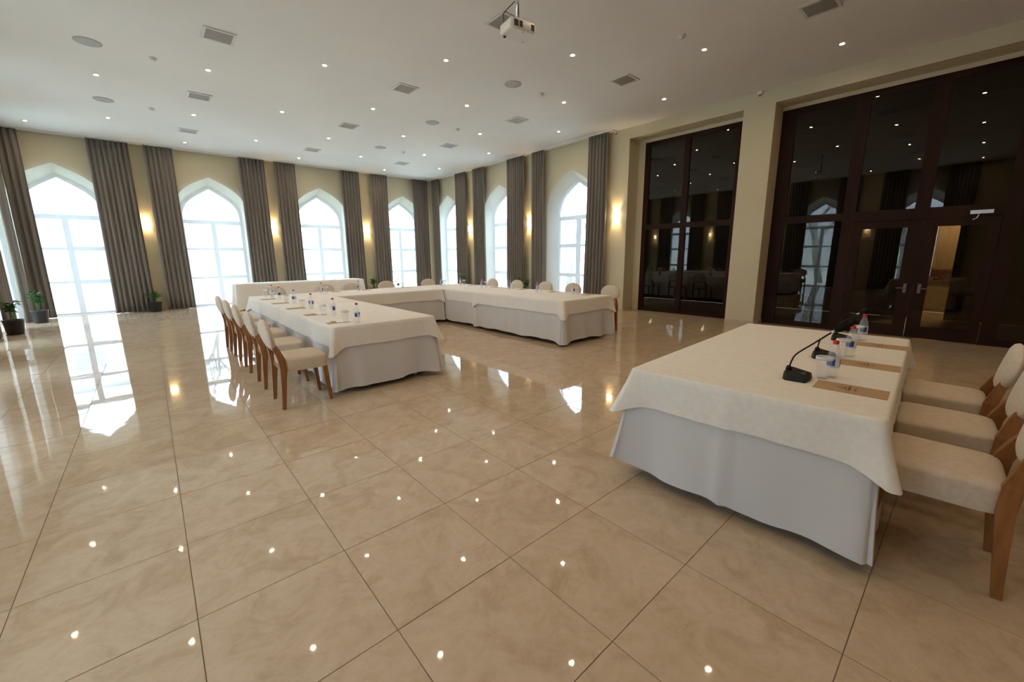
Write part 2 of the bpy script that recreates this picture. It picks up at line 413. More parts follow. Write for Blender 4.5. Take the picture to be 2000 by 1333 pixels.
BD = [(-2.30, -1.95), (-.80, .0), (.30, .92), (2.50, 3.20), (3.47, 4.10), (5.60, 6.25), (6.67, 7.34), (8.43, 9.10)]
BL = ['taupe drape in the left corner beside the leftmost back wall window',
      'wide taupe drape to the right of the leftmost back wall window, beside a potted plant',
      'taupe drape to the left of the second back wall window',
      'taupe drape right of the second back wall window, behind the buffet table',
      'taupe drape left of the third back wall window, behind the buffet table',
      'taupe drape right of the third back wall window, at the buffet table end',
      'taupe drape left of the fourth back wall window, beside a green plant',
      'taupe drape right of the fourth back wall window, next to the room corner']
for i, (a, b) in enumerate(BD): drape('back', a, b, 10+i, BL[i], 'taupe drapes on the back wall')
RD_ = [(14.80, 15.36), (12.93, 13.63), (11.80, 12.50), (9.76, 10.60), (8.90, 9.44), (6.63, 7.27)]
RL = ['narrow taupe drape on the right wall just beside the room corner',
      'taupe drape on the right wall, near side of the corner window',
      'taupe drape on the far side of the right wall middle window',
      'wide taupe drape on the near side of the right wall middle window',
      'taupe drape on the far side of the right wall window nearest the doors',
      'taupe drape on the right wall nearest the dark glass doors']
for i, (a, b) in enumerate(RD_): drape('right', a, b, 30+i, RL[i], 'taupe drapes on the right wall', swing=.05 if i == 5 else 0)
for i, c in enumerate(LEFTW):
    wn_ = ['the far corner', 'the far corner, second window', 'the middle', 'the near end, fourth window', 'the camera, fifth window']
    drape('left', c+.50, min(c+1.25, 15.30), 50+i, 'taupe drape on the left wall, far side of window %s from the back corner' % ['one', 'two', 'three', 'four', 'five'][i], 'taupe drapes on the left wall')
    drape('left', c-1.25, c-.50, 60+i, 'taupe drape on the left wall, near side of window %s from the back corner' % ['one', 'two', 'three', 'four', 'five'][i], 'taupe drapes on the left wall')
def sheer(wall, c, hw, seed, label):
    m = cloth_strip(wall, c-hw, c+hw, DZ, -.062, .018, .16, seed, 1.0, rows=4, sub=6)
    tag(m.build('sheer_curtain', SHEER, smooth=True), label, 'sheer curtain', 'white sheer curtains')
for i, c in enumerate(BACKW): sheer('back', c, 1.0, 70+i, 'translucent white sheer over the %s back wall window' % (ordn[i] if i == 0 else ordn[i]+' from left'))
for i, c in enumerate(RIGHTW): sheer('right', c, 1.05, 80+i, 'translucent white sheer over the right wall window ' + ['nearest the glass doors', 'in the middle', 'nearest the corner'][i])
for i, c in enumerate(LEFTW): sheer('left', c, .95, 90+i, 'translucent white sheer over left wall window %s from the back corner' % ['one', 'two', 'three', 'four', 'five'][i])
def track(wall, u0, u1, label):
    P = frame_fn(wall); a = P(u0, -.21, 0); b = P(u1, -.05, 0)
    tag(MB().box(min(a[0], b[0]), max(a[0], b[0]), min(a[1], b[1]), max(a[1], b[1]), HC-.03, HC).build('curtain_track', WPLAST), label, 'curtain track', 'ceiling curtain tracks')
track('back', XL+.02, XR-.22, 'white ceiling curtain track along the back wall')
track('right', 6.5, YB-.02, 'white ceiling curtain track along the right wall windows')
track('left', YF+.1, YB-.24, 'white ceiling curtain track along the left wall')

# ------------------------------------------------------------------ dark glass doors in the recesses
DX = XR+.50                                   # glazing plane
def dbox(root, name, y0, y1, z0, z1, d=.035, mtl=BROWN, off=0):
    return MB().box(-d+off, d+off, y0, y1, z0, z1).build(name, mtl, root)
def dpane(root, y0, y1, z0, z1): return MB().box(-.006, .006, y0, y1, z0, z1).build('pane', TINT, root)
d1 = tag(empty('door_1', (DX, 0, 0)), kind='structure')
a, b, zt = 3.53, 6.13, 4.305
dbox(d1, 'casing', 5.955, b, 0, zt, .05, WALL); dbox(d1, 'casing', a, 5.955, 4.235, zt, .05, WALL)
dbox(d1, 'frame', 5.83, 5.955, 0, 4.235); dbox(d1, 'frame', a, 3.78, 0, 4.235)
dbox(d1, 'frame', 3.78, 5.83, 4.14, 4.235); dbox(d1, 'frame', 3.78, 5.83, 0, .07)
dbox(d1, 'mullion', 4.80, 4.93, .07, 4.14); dbox(d1, 'transom', 3.78, 4.80, 2.11, 2.23); dbox(d1, 'transom', 4.93, 5.83, 2.11, 2.23)
for y0, y1 in ((3.78, 4.80), (4.93, 5.83)):
    dpane(d1, y0, y1, .07, 2.11); dpane(d1, y0, y1, 2.23, 4.14)
d2 = tag(empty('door_2', (DX, 0, 0)), kind='structure')
dbox(d2, 'casing', O2[0], O2[1], 4.235, zt, .05, WALL)
dbox(d2, 'frame', 2.73, O2[1], 0, 4.235); dbox(d2, 'frame', O2[0], 2.73, 4.14, 4.235)
dbox(d2, 'mullion', 1.62, 1.80, 0, 4.14); dbox(d2, 'mullion', .66, .84, 2.20, 4.14); dbox(d2, 'mullion', -.33, -.15, 0, 4.14)
dbox(d2, 'transom', 1.80, 2.73, 2.06, 2.20); dbox(d2, 'transom', -.15, 1.62, 2.02, 2.20); dbox(d2, 'transom', O2[0], -.33, 2.06, 2.20)
dbox(d2, 'bottom_rail', 1.80, 2.73, 0, .10); dbox(d2, 'bottom_rail', O2[0], -.33, 0, .10)
for y0, y1, z0, z1 in ((1.80, 2.73, .10, 2.06), (1.80, 2.73, 2.20, 4.14), (.84, 1.62, 2.20, 4.14), (-.15, .66, 2.20, 4.14), (O2[0], -.33, .10, 2.06), (O2[0], -.33, 2.20, 4.14)): dpane(d2, y0, y1, z0, z1)
for k, (y0, y1, s0, s1) in enumerate(((.72, 1.61, .17, .11), (-.14, .71, .12, .18))):
    leaf = dbox(d2, 'door_leaf', y0, y0+s0, .01, 2.01, .028)
    me = leaf.data; mb = MB()
    mb.box(-.028, .028, y0, y0+s0, .01, 2.01).box(-.028, .028, y1-s1, y1, .01, 2.01).box(-.028, .028, y0+s0, y1-s1, .01, .21).box(-.028, .028, y0+s0, y1-s1, 1.89, 2.01)
    leaf.data = mb.mesh('door_leaf', BROWN); 
    MB().box(-.006, .006, y0+s0, y1-s1, .21, 1.89).build('pane', TINT, leaf)
    hy = .80 if k == 0 else .62
    h = MB().tube([(-.028, hy, .86), (-.08, hy, .86)], .009, 8).tube([(-.075, hy-.01, .86), (-.075, hy+.11 if k == 0 else hy-.11, .86)], .009, 8)
    h.box(-.034, -.028, hy-.02, hy+.02, .78, .94); h.build('handle', mat('dark_bronze_handle', (.16, .14, .12), .4, 1), leaf)
c_ = MB().box(-.085, -.03, -.04, .20, 2.055, 2.11).tube([(-.06, .1, 2.05), (-.06, .12, 1.99), (-.03, .16, 1.97)], .010, 6)
c_.build('door_closer', STEEL, d2)
# foyer behind the doors
FX = 13.0
m = MB(); x0 = XR+.62
tag(MB().box(x0, FX, YF, 7.5, -.1, -.005).build('floor_foyer', CORR), kind='structure')
m.add([(FX, .36, 0), (FX, YF, 0), (FX, YF, HC), (FX, .36, HC)], [(0, 1, 2, 3)]); m.add([(FX, .74, 0), (FX, 7.5, 0), (FX, 7.5, HC), (FX, .74, HC)], [(0, 1, 2, 3)])
m.add([(FX, .36, 2.15), (FX, .74, 2.15), (FX, .74, HC), (FX, .36, HC)], [(0, 1, 2, 3)])
m.add([(x0, YF, 0), (FX, YF, 0), (FX, YF, HC), (x0, YF, HC)], [(0, 1, 2, 3)]); m.add([(x0, 7.5, 0), (FX, 7.5, 0), (FX, 7.5, HC), (x0, 7.5, HC)], [(0, 1, 2, 3)])
m.add([(x0, YF, HC-.01), (FX, YF, HC-.01), (FX, 7.5, HC-.01), (x0, 7.5, HC-.01)], [(0, 1, 2, 3)])
foy = tag(m.build('wall_foyer', FOYER), kind='structure')
m = MB(); x1 = FX+1.6
m.add([(x1, -.8, 0), (x1, 1.4, 0), (x1, 1.4, 2.6), (x1, -.8, 2.6)], [(0, 1, 2, 3)]); m.add([(FX, -.8, -.005), (x1, -.8, -.005), (x1, 1.4, -.005), (FX, 1.4, -.005)], [(0, 1, 2, 3)])
m.add([(FX, -.8, 2.6), (x1, -.8, 2.6), (x1, 1.4, 2.6), (FX, 1.4, 2.6)], [(0, 1, 2, 3)])
for y in (-.8, 1.4): m.add([(FX, y, 0), (x1, y, 0), (x1, y, 2.6), (FX, y, 2.6)], [(0, 1, 2, 3)])
cor = tag(m.build('wall_corridor', CORR), kind='structure')
MB().box(x1-.05, x1-.005, -.8, 1.4, .75, 1.05).build('wall_band', CORRB, cor)
cl = thing('added_corridor_lamp', 'unseen round lamp added to light the corridor beyond the glass doors', 'lamp', (FX+.8, .3, 2.595))  # added lamp, hidden from view, so the corridor shows bright through the door
MB().lathe([(.14, 0), (.14, -.03), (.10, -.07), (.02, -.085)], 20).build('lamp_shade', mat('added_lamp_glass', (1, .9, .7), .4, emit=(1, .8, .5), es=55), cl, True)

# ------------------------------------------------------------------ outdoors
tag(MB().box(-60, 70, YB+.5, 90, -.5, -.12).build('ground_back', SNOW), kind='structure')
tag(MB().box(XR+4.8, 70, YF-30, YB+.5, -.5, -.121).build('ground_right', SNOW), kind='structure')
tag(MB().box(XR+.5, XR+4.8, 7.5, YB+.5, -.5, -.122).build('ground_court', SNOW), kind='structure')
tag(MB().box(-60, XL-.5, YF-30, YB+.5, -.5, -.123).build('ground_left', SNOW), kind='structure')
def house(x, y, w_, d_, h, rz, mt, label):
    r = thing('house', label, 'building', (x, y, -.12), rz)
    MB().box(-w_/2, w_/2, -d_/2, d_/2, 0, h).build('wall', mt, r)
    MB().add([(-w_/2-.4, -d_/2-.4, h), (w_/2+.4, -d_/2-.4, h), (w_/2+.4, d_/2+.4, h), (-w_/2-.4, d_/2+.4, h), (-w_/2-.4, 0, h+d_*.3), (w_/2+.4, 0, h+d_*.3)],
             [(0, 1, 5, 4), (3, 4, 5, 2), (0, 4, 3), (1, 2, 5), (0, 3, 2, 1)]).build('roof', ROOF, r)
    for k in range(int(w_//2.6)):
        for z in (1.1, 3.9):
            if z+1.4 < h: MB().box(-w_/2+1+k*2.6, -w_/2+2.2+k*2.6, -d_/2-.05, -d_/2, z, z+1.4).build('window', HWIN, r)
house(-4.0, 38, 13, 8, 6.4, .1, HOUSE, 'pale two storey house seen through the leftmost back window')
house(6, 52, 12, 8, 5.6, -.05, HOUSE, 'pale grey house far behind the second back window')
house(17, 42, 10, 8, 3.6, .15, HOUSE2, 'low pinkish house behind the third back window')
house(50, 58, 12, 8, 3.5, -.9, HOUSE, 'pale house beyond the right wall windows')
house(-32, 12, 10, 9, 5.0, -1.5, HOUSE, 'pale house beyond the left wall windows')
def tree(x, y, h, seed, lean, label):
    rnd = random.Random(seed); r = thing('bare_tree', label, 'tree', (x, y, -.15), 0, 'bare trees outside the windows')
    m = MB(); tr = MB()
    def branch(p, d, L, rad, lev, mb):
        q = p+d*L*.5+Vector((rnd.gauss(0, .05), rnd.gauss(0, .05), 0))*L; e = q+(d+Vector((rnd.gauss(0, .12), rnd.gauss(0, .12), .1))).normalized()*L*.5
        mb.tube([p, q, e], [rad, rad*.8, rad*.6], 5 if lev else 8)
        if lev >= 4: return
        for _ in range(3 if lev < 3 else 2):
            a = rnd.uniform(0, 6.28); sp = rnd.uniform(.5, .9)
            nd = (d+Vector((math.cos(a), math.sin(a), rnd.uniform(0, .4)))*sp).normalized()
            branch(q.lerp(e, rnd.uniform(.1, 1)), nd, L*rnd.uniform(.55, .8), rad*.5, lev+1, m)
    branch(Vector((0, 0, 0)), Vector((lean, 0, 1)).normalized(), h*.42, h*.022, 0, tr)
    tr.build('trunk', BARK, r, True); m.build('branches', BARK, r)
TR = [(5.6, 20.5, 8, 1, -.35, 'slanting bare tree close outside the third back window'), (9.8, 23, 8, 2, .1, 'upright bare tree outside the fourth back window'),
      (2.4, 27, 7, 3, .05, 'thin bare tree outside the second back window'), (7.6, 30, 9, 4, -.1, 'bare tree further back behind the third back window'), (14, 28, 9, 14, .1, 'bare tree beyond the room corner'),
      (15.5, 13.2, 8, 5, .1, 'bare tree outside the right wall window nearest the doors'), (18.0, 21, 9, 6, -.1, 'bare tree outside the right wall middle window'),
      (20, 35, 9, 7, 0, 'bare tree outside the right wall window next to the corner'), (-7.5, 5.6, 8, 8, -.25, 'bare tree outside the left wall, fourth window'),
      (-8.5, 2.5, 8, 9, .1, 'bare tree outside the left wall, fifth window'), (-9, 12, 8, 10, .1, 'bare tree outside the left wall, second window')]
for t in TR: tree(*t)

# ------------------------------------------------------------------ ceiling fittings
def ceil_ok(x, y): return XL+.5 < x < XR-.5 and YF+.4 < y < YB-.35
GP = 1.424; LX0, LY0 = -.2473, 10.352
def downlight():
    r = thing('ceiling_downlight', 'small round recessed downlight glowing white in the ceiling', 'downlight', (0, 0, HC), 0, 'recessed ceiling downlights')
    MB().lathe([(.052, 0), (.052, -.005), (.047, -.007), (.028, -.004), (.028, 0)], 20, cap0=False, cap1=False).build('trim_ring', STEEL, r, True)
    MB().lathe([(.028, -.0015), (.016, -.003), (.004, -.004)], 20, cap0=False).build('lens', LAMPW, r, True)
    return r
first = None
ORD = ['first', 'second', 'third', 'fourth', 'fifth', 'sixth', 'seventh', 'eighth']
for n in range(-1, 7):
    x = LX0+GP*n; ys = [y for y in (LY0-GP*n+2*GP*k for k in range(7, -9, -1)) if ceil_ok(x, y)]
    for q, y in enumerate(ys):
        if first is None: first = downlight(); o = first
        else: o = copy_tree(first)
        o.location = (x, y, HC)
        o['label'] = 'round recessed ceiling downlight, %s row from the left wall, %s from the back wall' % (ORD[n+1], ORD[q])
# square vents
rowname = ['nearest the camera, behind it', 'first', 'second', 'third', 'fourth', 'fifth']
def vent():
    r = empty('ceiling_vent'); s = .195
    m = MB(); f = .035
    for a, b, c, d in ((-s, s, -s, -s+f), (-s, s, s-f, s), (-s, -s+f, -s+f, s-f), (s-f, s, -s+f, s-f)): m.box(a, b, c, d, -.014, 0)
    m.build('frame', VFRAME, r); MB().box(-s+f, s-f, -s+f, s-f, -.003, 0).build('backing', DVENT, r)
    sm = None
    for i in range(12):
        y = -s+f+.012+i*(2*(s-f)-.024)/11
        if sm is None: sm = MB().add([(-s+f, -.011, -.002), (s-f, -.011, -.002), (s-f, .011, -.012), (-s+f, .011, -.012), (-s+f, -.011, -.0035), (s-f, -.011, -.0035), (s-f, .011, -.0135), (-s+f, .011, -.0135)],
                                      [(0, 1, 2, 3), (7, 6, 5, 4), (0, 4, 5, 1), (1, 5, 6, 2), (2, 6, 7, 3), (3, 7, 4, 0)]).mesh('slat', GPLAST)
        place('slat', sm, r, (0, y, 0))
    return r
v0 = None
colw = {1.17: 'left column', 4.04: 'middle column', 6.88: 'right column nearest the doors'}
for x in (1.17, 4.04, 6.88):
    for iy, y in enumerate((13.28, 10.40, 7.52, 4.65, 1.78)):
        if v0 is None: v0 = vent(); o = v0
        else: o = copy_tree(v0)
        o.location = (x, y, HC)
        tag(o, 'square slatted ceiling vent, %s, %s from the back wall' % (colw[x], ['first', 'second', 'third', 'fourth', 'fifth'][iy]), 'vent', 'square ceiling vents')
s0 = None
for x, cw in ((-.24, 'left'), (5.465, 'right')):
    for iy, y in enumerate((14.72, 11.80, 8.92, 6.08)):
        if iy == 0: continue
        if x < 0 and y > 14: continue
        if s0 is None:
            s0 = empty('ceiling_speaker'); MB().lathe([(.155, 0), (.155, -.006), (.145, -.010), (.135, -.008)], 28, cap0=False, cap1=False).build('rim', SPKR, s0, True)
            MB().lathe([(.136, -.007), (.07, -.008), (.004, -.009)], 28, cap0=False).build('grille', SPKR, s0, True); o = s0
        else: o = copy_tree(s0)
        o.location = (x, y, HC); tag(o, 'round ceiling speaker, %s row, %s from the back wall' % (cw, ['', 'first', 'second', 'third', 'fourth'][iy]), 'speaker', 'round ceiling speakers')
s0 = None
for x, cw in ((.48, 'left'), (6.20, 'right')):
    for iy, y in enumerate((11.84, 8.95, 6.07, 3.26)):
        if s0 is None:
            s0 = empty('smoke_detector'); MB().lathe([(.052, 0), (.052, -.014), (.045, -.018)], 20, cap0=False).build('base', WPLAST, s0, True)
            MB().lathe([(.034, -.018), (.036, -.034), (.028, -.044), (.010, -.048)], 20, cap0=False).build('sensor_head', WPLAST, s0, True); o = s0
        else: o = copy_tree(s0)
        o.location = (x, y, HC); tag(o, 'small white smoke detector on the ceiling, %s row, %s from the back wall' % (cw, ['first', 'second', 'third', 'fourth'][iy]), 'detector', 'ceiling smoke detectors')
for y, lb in ((3.25, 'small red and white sensor above the pillar between the glass doors'), (6.52, 'small red and white sensor at the ceiling edge above the wall lamp')):
    r = thing('wall_sensor', lb, 'sensor', (XR-.03, y, HC-.03))
    MB().box(-.03, .03, -.04, .04, -.03, .03).build('body', WPLAST, r); MB().lathe([(.02, 0), (.018, .02), (.006, .028)], 12, (0, 0, -.055)).build('lamp_cap', REDCAP, r, True)

# projector on its pole
pj = thing('projector', 'white ceiling projector hanging from a chrome pole', 'projector', (3.40, 3.70, 3.86), R(-8))
def rbox(hx, hy, z0, z1, r=.04, n=5):
    m = MB(); pts = []
    for cx, cy, a0 in ((hx-r, hy-r, 0), (-hx+r, hy-r, 90), (-hx+r, -hy+r, 180), (hx-r, -hy+r, 270)):
        for i in range(n+1): a = R(a0+90*i/n); pts.append((cx+r*math.cos(a), cy+r*math.sin(a)))
    k = len(pts); ins = lambda s: [(x*s, y*s) for x, y in pts]
    rows = [(.93, z0), (1, z0+.012), (1, z1-.012), (.94, z1)]
    for s, z in rows: m.v += [(x, y, z) for x, y in ins(s)]
    for q in range(3): m.f += [(q*k+i, q*k+(i+1) % k, (q+1)*k+(i+1) % k, (q+1)*k+i) for i in range(k)]
    m.f += [tuple(range(k-1, -1, -1)), tuple(3*k+i for i in range(k))]
    return m
body = rbox(.165, .125, 0, .105).build('body', WPLAST, pj, auto=40)
for x0_, x1_ in ((-.13, -.075), (-.06, -.02), (.095, .135)): MB().box(x0_, x1_, -.128, -.122, .025, .085).build('port_panel', BLACK, body)
MB().lathe([(.036, 0), (.036, .03), (.028, .03), (.026, .012)], 20).xf(Matrix.Translation((-.07, .122, .055)) @ Matrix.Rotation(R(-90), 4, 'X')).build('lens', BLACK, body, True)
for x_, y_ in ((-.12, .08), (.12, .08), (0, -.09)): MB().lathe([(.014, 0), (.014, -.014), (.010, -.016)], 12, (x_, y_, 0)).build('foot', BLACK if (x_, y_) == (-.12, .08) else WPLAST, body)
MB().box(-.05, .05, -.05, .05, .105, .125).bar((-.08, -.06, .13), (.08, .06, .13), .008, .005).bar((-.08, .06, .13), (.08, -.06, .13), .008, .005).build('mount_plate', BLACK, pj)
MB().lathe([(.018, .12), (.018, HC-3.86-.03)], 16).build('pole', CHROME, pj, True)
MB().lathe([(.028, .13), (.028, .17), (.02, .18)], 16).build('pole_joint', CHROME, pj, True)
MB().lathe([(.06, HC-3.86-.03), (.06, HC-3.86)], 20).build('ceiling_plate', CHROME, pj)
MB().tube([(-.02, .05, .10), (-.10, .12, .15), (-.15, .06, .20), (-.10, .02, .26), (-.02, .02, .34)], .005, 6).build('cable', BLACK, pj, True)

# ------------------------------------------------------------------ wall sconces
def sconce():
    r = empty('wall_sconce')                 # local: wall at +Y side (y=0), lamp towards -Y
    MB().box(-.045, .045, -.015, 0, -.08, .08).build('back_plate', STEEL, r)
    m = MB(); n = 12; vs = []
    for z in (-.092, .092):
        for i in range(n+1): a = math.pi*i/n; vs.append((.058*math.cos(a), -.02-.065*math.sin(a), z))
    m.add(vs, [(i, i+1, n+2+i, n+1+i) for i in range(n)])
    sh = m.build('shade', LAMPC, r, True); s = sh.modifiers.new('thickness', 'SOLIDIFY'); s.thickness = .004
    for z in (-.078, .078):
        m = MB(); vs = []
        for zz in (z-.006, z+.006):
            for i in range(n+1): a = math.pi*i/n; vs.append((.0615*math.cos(a), -.02-.0685*math.sin(a), zz))
        m.add(vs, [(i, i+1, n+2+i, n+1+i) for i in range(n)]); m.build('band', STEEL, sh, True)
    return r
sc0 = None
SC = [((.11, YB, 2.46), 0, 'lit wall sconce between the first and second back windows'), ((3.30, YB, 2.46), 0, 'lit wall sconce between the second and third back windows'), ((6.48, YB, 2.46), 0, 'lit wall sconce between the third and fourth back windows'),
      ((XR, 12.92, 2.48), -90, 'lit wall sconce on the right wall, farthest one beside the corner window'), ((XR, 9.68, 2.48), -90, 'lit wall sconce on the right wall between the middle and near windows'), ((XR, 6.43, 2.48), -90, 'lit wall sconce on the right wall beside the dark glass doors'),
      ((XL, 12.55, 2.46), 90, 'lit wall sconce on the left wall, first from the back corner'), ((XL, 9.45, 2.46), 90, 'lit wall sconce on the left wall, second from the back corner'), ((XL, 6.35, 2.46), 90, 'lit wall sconce on the left wall, third from the back corner'), ((XL, 3.2, 2.46), 90, 'lit wall sconce on the left wall, nearest the camera')]
for loc, rz, lb in SC:
    if sc0 is None: sc0 = sconce(); o = sc0
    else: o = copy_tree(sc0)
    o.location = loc; o.rotation_euler.z = R(rz); tag(o, lb, 'wall lamp', 'wall sconces')
    for dz in (.0,):
        l = bpy.data.lights.new('sconce_bulb', 'POINT'); l.energy = 3; l.color = (1, .72, .38); l.shadow_soft_size = .02
        lo = bpy.data.objects.new('sconce_bulb', l); C.objects.link(lo); lo.parent = o; lo.location = (0, -.055, dz)

# ------------------------------------------------------------------ tables and cloths
def perim(hx, hy, rc, step=.035):
    """points (x, y, nx, ny, side, s) round a rounded rectangle, starting at corner (+,-) going counter-clockwise"""
    pts = []; cs = [(hx-rc, hy-rc, 0), (-hx+rc, hy-rc, 90), (-hx+rc, -hy+rc, 180), (hx-rc, -hy+rc, 270)]
    for ci, (cx, cy, a0) in enumerate(cs):
        for i in range(7): a = R(a0+90*i/6); pts.append((cx+rc*math.cos(a), cy+rc*math.sin(a), math.cos(a), math.sin(a)))
        nx_ = cs[(ci+1) % 4]; a = R(a0+90); p0 = (cx+rc*math.cos(a), cy+rc*math.sin(a)); p1 = (nx_[0]+rc*math.cos(a), nx_[1]+rc*math.sin(a))
        L_ = math.hypot(p1[0]-p0[0], p1[1]-p0[1]); n = int(L_/step)
        for i in range(1, n): t = i/n; pts.append((p0[0]+(p1[0]-p0[0])*t, p0[1]+(p1[1]-p0[1])*t, math.cos(a), math.sin(a)))
    return pts
def cloth_disp(hx, hy, P, seed, closed, noear):
    """sideways displacement of a hanging cloth at depth t (0..1) below the table edge"""
    rnd = random.Random(seed); ph = [rnd.uniform(0, 6.28) for _ in range(8)]
    cl = lambda nx, ny: ('+x' in closed and nx > .7) or ('-x' in closed and nx < -.7) or ('+y' in closed and ny > .7) or ('-y' in closed and ny < -.7)
    def corner(x, y):
        return math.hypot(max(0, abs(hx-abs(x))), max(0, abs(hy-abs(y)))), (1 if x > 0 else -1), (1 if y > 0 else -1)
    def disp(x, y, nx, ny, t):
        if cl(nx, ny): return 0, 0
        du, sx, sy = corner(x, y); b = math.exp(-(du/P['earw'])**2); dip = math.exp(-((du-P['earw']*1.9)/(P['earw']*.8))**2)
        e = 0 if (sx, sy) in noear else P.get('ear_at', {}).get((sx, sy), P['ear'])
        s = x*abs(ny)+y*abs(nx)
        wv = P['wave']*(math.sin(s*7.5+ph[0]+2*nx)+.6*math.sin(s*15+ph[1]+3*ny)+.35*math.sin(s*29+ph[2]))
        offn = P['flare']*t+wv*t**1.3-P['dip']*e*dip*t
        pl = P.get('pleat')
        if pl and abs(nx-pl[0]) < .1 and abs(ny-pl[1]) < .1:
            q = s-pl[2]; offn += pl[3]*t**.6*(math.exp(-q/.10) if q > 0 else math.exp(q/.006))
        ex, ey = sx*e*.707*b*t**1.2, sy*e*.707*b*t**1.2
        if ('+x' in closed and sx > 0) or ('-x' in closed and sx < 0): ex = 0
        if ('+y' in closed and sy > 0) or ('-y' in closed and sy < 0): ey = 0
        return nx*offn+ex, ny*offn+ey
    return disp, ph, corner, cl
def cloth(name, mtl, hx, hy, ztop, drop, out, P, seed, closed=(), noear=(), rows=9, under=None, zmin=.012):
    pts = perim(hx, hy, .022); N = len(pts); m = MB(); disp, ph, corner, cl = cloth_disp(hx, hy, P, seed, closed, noear)
    ou = lambda nx, ny: out*.6 if cl(nx, ny) else out
    ring = lambda off, z: [(x-nx*(off-ou(nx, ny)), y-ny*(off-ou(nx, ny)), z) for x, y, nx, ny in pts]
    vs = ring(.02, ztop)+ring(.008, ztop-.002)+ring(0, ztop-.010)
    for r in range(1, rows+1):
        t = r/rows
        for (x, y, nx, ny) in pts:
            du, sx, sy = corner(x, y); b = math.exp(-(du/P['earw'])**2)
            ed = P['eardrop'].get((sx, sy), P['eardrop'].get('all', 0)) if (sx, sy) not in noear else 0
            dr = drop*(1+ed*b)-.010+P['hem']*math.sin((x+y)*6+ph[4])+.5*P['hem']*math.sin((x+y)*13+ph[5])
            z = max(zmin, ztop-.010-dr*t)
            kx, ky = disp(x, y, nx, ny, t)
            if under and not cl(nx, ny):                  # lie outside the cloth below
                ux, uy = under[0](x, y, nx, ny, min(1, (ztop-z)/under[1])); kx += ux; ky += uy
            vs.append((x+nx*ou(nx, ny)+kx, y+ny*ou(nx, ny)+ky, z))
    m.v = vs
    for r in range(rows+2): m.f += [(r*N+i, (r+1)*N+i, (r+1)*N+(i+1) % N, r*N+(i+1) % N) for i in range(N)]
    m.f.append(tuple(range(N)))
    return m.build(name, mtl, auto=60), disp
def table(loc, rz, hx, hy, tl, skirt_l, over_l, closed=(), seed=1, pleat=None, group=None, over=True, skirt_drop=.68, noear=(), ks={}, ko={}):
    t = thing('banquet_table', tl, 'table', loc, rz, group)
    bevel(MB().box(-hx, hx, -hy, hy, .712, .738).build('tabletop', WOOD, t), .004)
    for sx in (-1, 1):
        for sy in (-1, 1): MB().box(sx*(hx-.2)-.02, sx*(hx-.2)+.02, sy*(hy-.18)-.02, sy*(hy-.18)+.02, 0, .712).build('leg', STEEL, t)
    PS = dict(flare=.018, ear=.07, eardrop={'all': .02}, wave=.010, hem=.010, earw=.09, dip=.25, pleat=pleat); PS.update(ks)
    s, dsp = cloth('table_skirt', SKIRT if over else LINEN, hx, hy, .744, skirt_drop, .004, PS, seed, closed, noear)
    s.location = loc; s.rotation_euler.z = rz; tag(s, skirt_l, 'tablecloth', 'long white cloths under the short ones')
    if over:
        PO = dict(flare=.006, ear=.07, eardrop={'all': .35}, wave=.002, hem=.003, earw=.06, dip=0); PO.update(ko)
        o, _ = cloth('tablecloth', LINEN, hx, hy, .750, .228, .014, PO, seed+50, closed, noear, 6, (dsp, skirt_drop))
        o.location = loc; o.rotation_euler.z = rz; tag(o, over_l, 'tablecloth', 'short white cloths on the tables')
    return t
TZ = .750                                                     # top of the cloths
# speakers' table in front of the doors (2.44 x 1.22, turned 3 degrees)
table((3.525, .848, 0), R(3.05), 1.215, .605, 'white draped table on the right with microphones and bottles', 'long white skirt cloth hanging under the microphone table top cloth', 'short white cloth on top of the table with the microphones',
      seed=3, pleat=(-1, 0, .0, .04), ks=dict(eardrop={(-1, 1): -.09, (-1, -1): .0}, ear=.04, ear_at={(-1, 1): .10}, wave=.012), ko=dict(eardrop={'all': .26}, ear=.09))
# U-shaped arrangement
UG = 'tables set in a U shape'
table((1.985, 5.565, 0), 0, .605, 1.175, 'white draped table with chairs at the left, nearest to camera in the U', 'long white skirt of the nearest left table in the U', 'short white cloth on the nearest left table of the U', ('+y',), 11, (0, -1, .1, .03), UG, noear=((-1, 1), (1, 1)), ks=dict(flare=.035, wave=.016))
table((1.985, 7.945, 0), 0, .605, 1.185, 'white draped table at the back left corner of the U', 'long white skirt of the back left corner table', 'short white cloth on the back left corner table', ('-y', '+x'), 12, None, UG, noear=((-1, -1), (1, -1), (1, 1)))
table((3.775, 8.53, 0), 0, 1.160, .63, 'white draped table forming the cross arm of the U', 'long white skirt of the cross arm table', 'short white cloth on the cross arm table', ('-x', '+x'), 13, None, UG)
table((5.605, 7.935, 0), 0, .645, 1.21, 'white draped table at the back right corner of the U', 'long white skirt of the back right corner table', 'short white cloth on the back right corner table', ('-x', '-y'), 14, None, UG)
table((5.605, 5.52, 0), 0, .645, 1.185, 'white draped table with an end chair, nearest right in the U', 'long white skirt of the nearest right table in the U', 'short white cloth on the nearest right table of the U', ('+y',), 15, (-1, 0, .2, .03), UG, ks=dict(flare=.03, wave=.013))
# buffet table by the back windows
table((3.62, 14.08, 0), 0, 1.83, .36, 'long white draped buffet table under the back windows', 'plain long white cloth on the buffet table under the back windows', '', seed=21, over=False, skirt_drop=.71, ks=dict(wave=.006))

